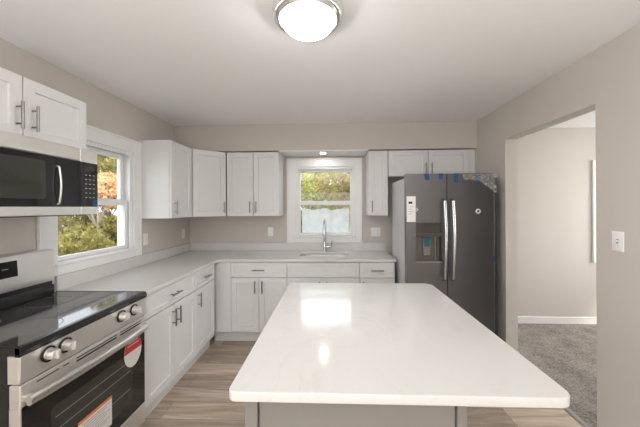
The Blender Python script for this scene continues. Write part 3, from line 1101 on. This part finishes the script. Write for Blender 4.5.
MB().box(dl_x0 + 0.182, dl_x0 + 0.190, 0.020, 0.052, dz0 + 0.012, 1.196, 0.003).build('dispenser_rail', M['fridge_handle'], fd)
MB().box(dl_x0 + 0.085, dl_x0 + 0.135, 0.0265, 0.028, 1.095, 1.185).build('tape', M['teal'], fd, False, label='teal tape over the dispenser paddle')


def fridge_handle(x, parent, bow):
    pts = [(x, 0.002, 1.545), (x, -0.030, 1.535)]
    for k in range(13):
        t = k / 12
        pts.append((x + bow * math.sin(PI * t), -0.046 - 0.016 * math.sin(PI * t), 1.525 - 0.72 * t))
    pts += [(x, -0.030, 0.795), (x, 0.002, 0.785)]
    MB().tube(pts, 0.0135, 14, flat=(1.0, 0.8)).build('handle', M['fridge_handle'], parent)


fridge_handle(SPL - 0.036, fd, 0.006)
fridge_handle(SPL + 0.040, fdr, 0.006)
# stickers and tape
MB().box(0.004, 0.088, -0.0015, 0.0, 1.330, 1.572).build('paper_label', M['paper'], fd, False, label='white paper sheet on the freezer door')
MB().box(0.022, 0.058, -0.0022, -0.0015, 1.500, 1.522).build('label_block', M['blackmat'], fd, False)
ll = MB()
for i in range(4):
    ll.box(0.018, 0.070 - 0.012 * (i % 2), -0.0019, -0.0015, 1.470 - i * 0.022, 1.474 - i * 0.022)
ll.build('label_lines', M['greyprint'], fd, False)
MB().prism([(0.092, 1.425), (0.112, 1.445), (0.092, 1.468), (0.101, 1.445)], 'y', -0.0015, 0.0).build('arrow_sticker', M['paper'], fd, False)


def tape(parent, x, w, L, tilt=0.0, mat='blue'):
    z0 = 1.783
    m = MB()
    m.prism([(x + tilt, z0 - L), (x + w + tilt, z0 - L), (x + w, z0 + 0.001), (x, z0 + 0.001)], 'y', -0.0016, -0.0002)
    m.box(x, x + w, -0.0016, 0.03, z0 + 0.0002, z0 + 0.0014)
    m.build('tape', M[mat], parent, False, label='blue tape over the door top')


tape(fd, 0.166, 0.040, 0.058, 0.012)
tape(fd, 0.305, 0.036, 0.052)
tape(fdr, 0.444, 0.040, 0.088)
tape(fdr, 0.648, 0.036, 0.095, -0.006)
MB().box(FW - 0.020, FW - 0.002, -0.0016, -0.0002, 0.955, 1.010).build('tape', M['teal'], fdr, False, label='teal tape on the door edge')
bd = MB().lathe([(0.013, 0.0), (0.013, -0.004), (0.022, -0.004), (0.023, 0.0)], 0.664, 0, 28, 'y', 1.428)
bd.build('badge', M['white'], fdr, label='small round white badge')
# crumpled plastic film still hanging on the door top
rnd = random.Random(8)
nx, nz = 22, 10
bm = MB()
grid = []
for i in range(nx + 1):
    row = []
    for j in range(nz + 1):
        t, s = i / nx, j / nz
        L_ = 0.045 + 0.13 * max(0, (t - 0.45)) / 0.55 + 0.02 * rnd.random()
        row.append(bm.bm.verts.new((0.52 + 0.305 * t + 0.006 * rnd.random(), -0.003 - 0.016 * rnd.random() * s, 1.778 - L_ * s)))
    grid.append(row)
for i in range(nx):
    for j in range(nz):
        bm.bm.faces.new((grid[i][j], grid[i + 1][j], grid[i + 1][j + 1], grid[i][j + 1]))
bm.build('plastic_wrap', M['wrap'], fdr, False, label='crumpled clear plastic film peeling off the door top')


# ================================================================== lamps
def ceiling_light(label, x, y, dome):
    r = thing('ceiling_light', label, 'ceiling light', (x, y, H))
    MB().lathe([(0.0, -0.001), (0.150, -0.001), (0.166, -0.008), (0.170, -0.026), (0.169, -0.050), (0.165, -0.058), (0.158, -0.056),
                (0.152, -0.050), (0.144, -0.064), (0.139, -0.068), (0.134, -0.064), (0.134, -0.030), (0.0, -0.030)], n=64).build('metal_ring', M['handle_steel'], r)
    prof = [(0.129, -0.032)]
    for k in range(0, 9):
        a = PI / 2 * k / 8
        prof.append((0.129 * math.cos(a) if k < 8 else 0.0, -0.064 - 0.072 * math.sin(a)))
    MB().lathe(prof, n=32).build('glass_dome', M[dome], r)
    return r


lamp = ceiling_light('round flush ceiling light with brushed metal ring and glowing white dome', -0.120, 1.405, 'dome')
dn = bpy.data.lights.new('dome_down_disk', 'AREA')  # disk lamp just under the dome, added for its downward light
dn.shape = 'DISK'
dn.size = 0.20
dn.energy = LAMP_KITCHEN_DOWN
dn.color = (1.0, 0.984, 0.966)
dno = bpy.data.objects.new('dome_down_disk', dn)
COL.objects.link(dno)
dno.parent = lamp
dno.location = (0, 0, -0.137)
ceiling_light('unseen round flush ceiling light added to brighten the carpeted room', 3.50, 2.30, 'dome_hall_fill')  # out of view, added to brighten the carpeted room
pk = thing('puck_light', 'small recessed round light in the white board above the sink window', 'light', (-0.125, 3.50, 2.128))
MB().lathe([(0.034, -0.0005), (0.044, -0.0005), (0.044, -0.004), (0.034, -0.003)], n=32).build('trim_ring', M['white'], pk)
MB().lathe([(0, -0.0035), (0.033, -0.0025), (0.033, -0.0005)], n=32).build('lens', M['puck'], pk)


# ================================================================== outlets and switch
def wall_plate(name, label, cat, loc, rz, gangs=1, toggle=False, group=None):
    r = thing(name, label, cat, loc, rz, group)
    w = 0.070 + 0.046 * (gangs - 1)
    MB().box(-w / 2, w / 2, -0.006, 0, -0.0575, 0.0575, 0.003, 2).build('plate', M['white'], r)
    for g in range(gangs):
        gx = (g - (gangs - 1) / 2) * 0.046
        if toggle:
            MB().box(gx - 0.006, gx + 0.006, -0.0068, -0.005, -0.013, 0.013).build('slot', M['greyprint'], r, False)
            MB().prism([(-0.006, -0.006), (-0.017, 0.004), (-0.017, 0.011), (-0.006, 0.006)], 'x', gx - 0.0045, gx + 0.0045).build('toggle', M['white'], r)
        else:
            MB().box(gx - 0.0165, gx + 0.0165, -0.0078, -0.005, -0.034, 0.034, 0.002).build('socket', M['paper'], r)
    return r


wall_plate('outlet', 'white outlet on the left wall nearest the window casing', 'outlet', (XL, 2.835, 1.160), PI / 2)
wall_plate('outlet', 'white outlet on the left wall nearest the room corner', 'outlet', (XL, 3.565, 1.150), PI / 2)
wall_plate('outlet', 'single white outlet on the back wall left of the sink window', 'outlet', (-0.818, YB, 1.158), 0)
wall_plate('outlet', 'double-width white outlet right of the sink window', 'outlet', (0.537, YB, 1.152), 0, 2)
wall_plate('light_switch', 'white toggle light switch on the right wall beside the doorway', 'light switch', (XR, 1.730, 1.268), -PI / 2, toggle=True)

# ================================================================== outdoors
struct(MB().box(-30, 30, -4, 40, -0.55, -0.5).build('ground', M['lawn'], smooth=False))


def leaves(rnd, clumps, count, size):
    """separate bent leaves scattered in round clumps (centre, radius)"""
    vs, fs = [], []
    wts = np.array([c[1] ** 2 for c in clumps])
    pick = rnd.choice(len(clumps), count, p=wts / wts.sum())
    for i in pick:
        c, r = clumps[i]
        d = rnd.normal(size=3)
        d /= np.linalg.norm(d)
        p = np.array(c) + d * r * rnd.uniform(0.35, 1.0) ** 0.6 * np.array([1, 1, 0.8])
        a = rnd.normal(size=3)
        a /= np.linalg.norm(a)
        b = np.cross(a, rnd.normal(size=3))
        b /= np.linalg.norm(b)
        nrm = np.cross(a, b)
        s = size * rnd.uniform(0.6, 1.4)
        k = len(vs)
        vs += [p - a * s, p - b * s * 0.55 + nrm * s * 0.2, p + a * s, p + b * s * 0.55 + nrm * s * 0.2]
        fs += [(k, k + 1, k + 2), (k, k + 2, k + 3)]
    me = bpy.data.meshes.new('foliage')
    me.from_pydata([tuple(v) for v in vs], [], fs)
    return me


def tree(name, label, loc, height, crown_r, mat, seed, count=5000, size=0.05, crown_z=None, flat=1.0, branches=7, group=None, cat='tree', bark='bark', thick=1.0):
    rnd = np.random.default_rng(seed)
    r = thing(name, label, cat, loc, 0, group)
    cz = crown_z if crown_z is not None else height * 0.65
    tr = MB()
    bend = rnd.normal(size=2) * 0.1
    tr.tube([(0, 0, -0.05), (bend[0] * 0.5, bend[1] * 0.5, cz * 0.5), (bend[0], bend[1], cz), (bend[0], bend[1], height * 0.92)],
            [k * thick for k in (0.05 * height / 3, 0.04 * height / 3, 0.028 * height / 3, 0.008)], 8)
    clumps = []
    for k in range(branches):
        a = 2 * PI * k / branches + rnd.uniform(-0.3, 0.3)
        el = rnd.uniform(-0.25, 0.9)
        L_ = crown_r * rnd.uniform(0.55, 0.95)
        e = (bend[0] + L_ * math.cos(a) * math.cos(el), bend[1] + L_ * math.sin(a) * math.cos(el), cz + L_ * math.sin(el) * flat + 0.1)
        tr.tube([(bend[0], bend[1], cz * 0.75), ((bend[0] + e[0]) / 2, (bend[1] + e[1]) / 2, (cz * 0.85 + e[2]) / 2 + 0.05), e], [0.02 * thick, 0.014 * thick, 0.005 * thick], 6)
        clumps.append((e, crown_r * rnd.uniform(0.38, 0.58)))
    clumps.append(((bend[0], bend[1], cz), crown_r * 0.6))
    clumps.append(((bend[0], bend[1], height - crown_r * 0.4), crown_r * 0.45))
    tr.build('trunk', M[bark], r)
    me = leaves(rnd, clumps, count, size)
    me.materials.append(mat)
    link_mesh('foliage', me, r, False)
    return r


G = -0.5
# seen through the left window
tree('maple_tree', 'orange-leaved maple outside the left window', (-6.2, 7.75, G), 2.95, 0.62, M['leaf_orange'], 3, 2200, 0.06, 2.2)
tree('maple_tree', 'smaller orange maple outside the left window, half hidden behind the microwave', (-8.6, 7.0, G), 3.0, 0.75, M['leaf_orange'], 13, 1500, 0.07, 2.0)
tree('shrub', 'olive green bush low outside the left window', (-3.9, 4.45, G), 1.75, 0.82, M['leaf_olive'], 4, 7000, 0.035, 0.85, cat='shrub')
tree('shrub', 'olive bush right of the orange maple outside the left window', (-4.9, 6.9, G), 1.6, 0.6, M['leaf_olive'], 22, 6000, 0.045, 1.2, cat='shrub')
tree('shrub', 'olive bush behind the orange maple outside the left window', (-7.6, 8.9, G), 2.6, 0.9, M['leaf_olive'], 5, 7000, 0.045, 1.4, cat='shrub')
tree('shade_tree', 'tall olive tree filling the top of the left window', (-14.6, 17.9, G), 7.6, 2.8, M['leaf_olive'], 6, 12000, 0.10, 4.2)
tree('shade_tree', 'tall olive tree far beyond the left window', (-11.4, 8.2, G), 5.2, 2.0, M['leaf_olive'], 7, 8000, 0.07, 2.9)
tree('shade_tree', 'olive tree at the right edge of the view through the left window', (-8.0, 11.6, G), 5.4, 1.8, M['leaf_olive'], 21, 12000, 0.07, 2.9)
tree('bare_tree', 'thin pale bare-branched tree outside the left window', (-4.9, 5.95, G), 3.4, 0.7, M['leaf_orange'], 51, 120, 0.05, 2.1, branches=9, bark='twig', thick=0.45)
# seen through the window over the sink
tree('garden_tree', 'yellow-green tree beyond the sink window, left half', (-1.75, 8.9, G), 3.5, 1.15, M['leaf_lime'], 8, 9000, 0.045, 2.1)
tree('garden_tree', 'mixed autumn tree beyond the sink window, right half', (0.75, 9.2, G), 3.4, 1.15, M['leaf_mix'], 9, 8000, 0.045, 2.1)
tree('shrub', 'low green bush beyond the lower sash of the sink window', (-0.3, 6.6, G), 1.9, 0.9, M['leaf_olive'], 10, 8000, 0.04, 1.0, cat='shrub')
tree('shade_tree', 'yellow-green tree filling the background of the sink window', (-0.9, 12.8, G), 4.3, 1.8, M['leaf_lime'], 11, 10000, 0.07, 2.4)
tree('shade_tree', 'olive tree right of the view through the sink window', (3.6, 12.2, G), 4.3, 1.8, M['leaf_olive'], 12, 9000, 0.07, 2.4)
for i, (x, y, lab) in enumerate(((-4.6, 16.6, 'left end of the hedge row far beyond the sink window'), (-0.3, 16.9, 'middle of the hedge row far beyond the sink window'),
                                 (3.5, 16.7, 'right end of the hedge row far beyond the sink window'))):
    tree('hedge', 'dense olive hedge shrub, ' + lab, (x, y, G), 2.9, 1.45, M['leaf_olive'], 30 + i, 6000, 0.09, 1.35, cat='hedge')
for i, (x, y, lab) in enumerate(((-10.8, 19.0, 'right end of the hedge row far beyond the left window'), (-14.4, 13.2, 'middle of the hedge row far beyond the left window'),
                                 (-15.5, 9.6, 'left end of the hedge row far beyond the left window'))):
    tree('hedge', 'dense olive hedge shrub, ' + lab, (x, y, G), 3.0, 1.5, M['leaf_olive'], 40 + i, 6000, 0.09, 1.35, cat='hedge')
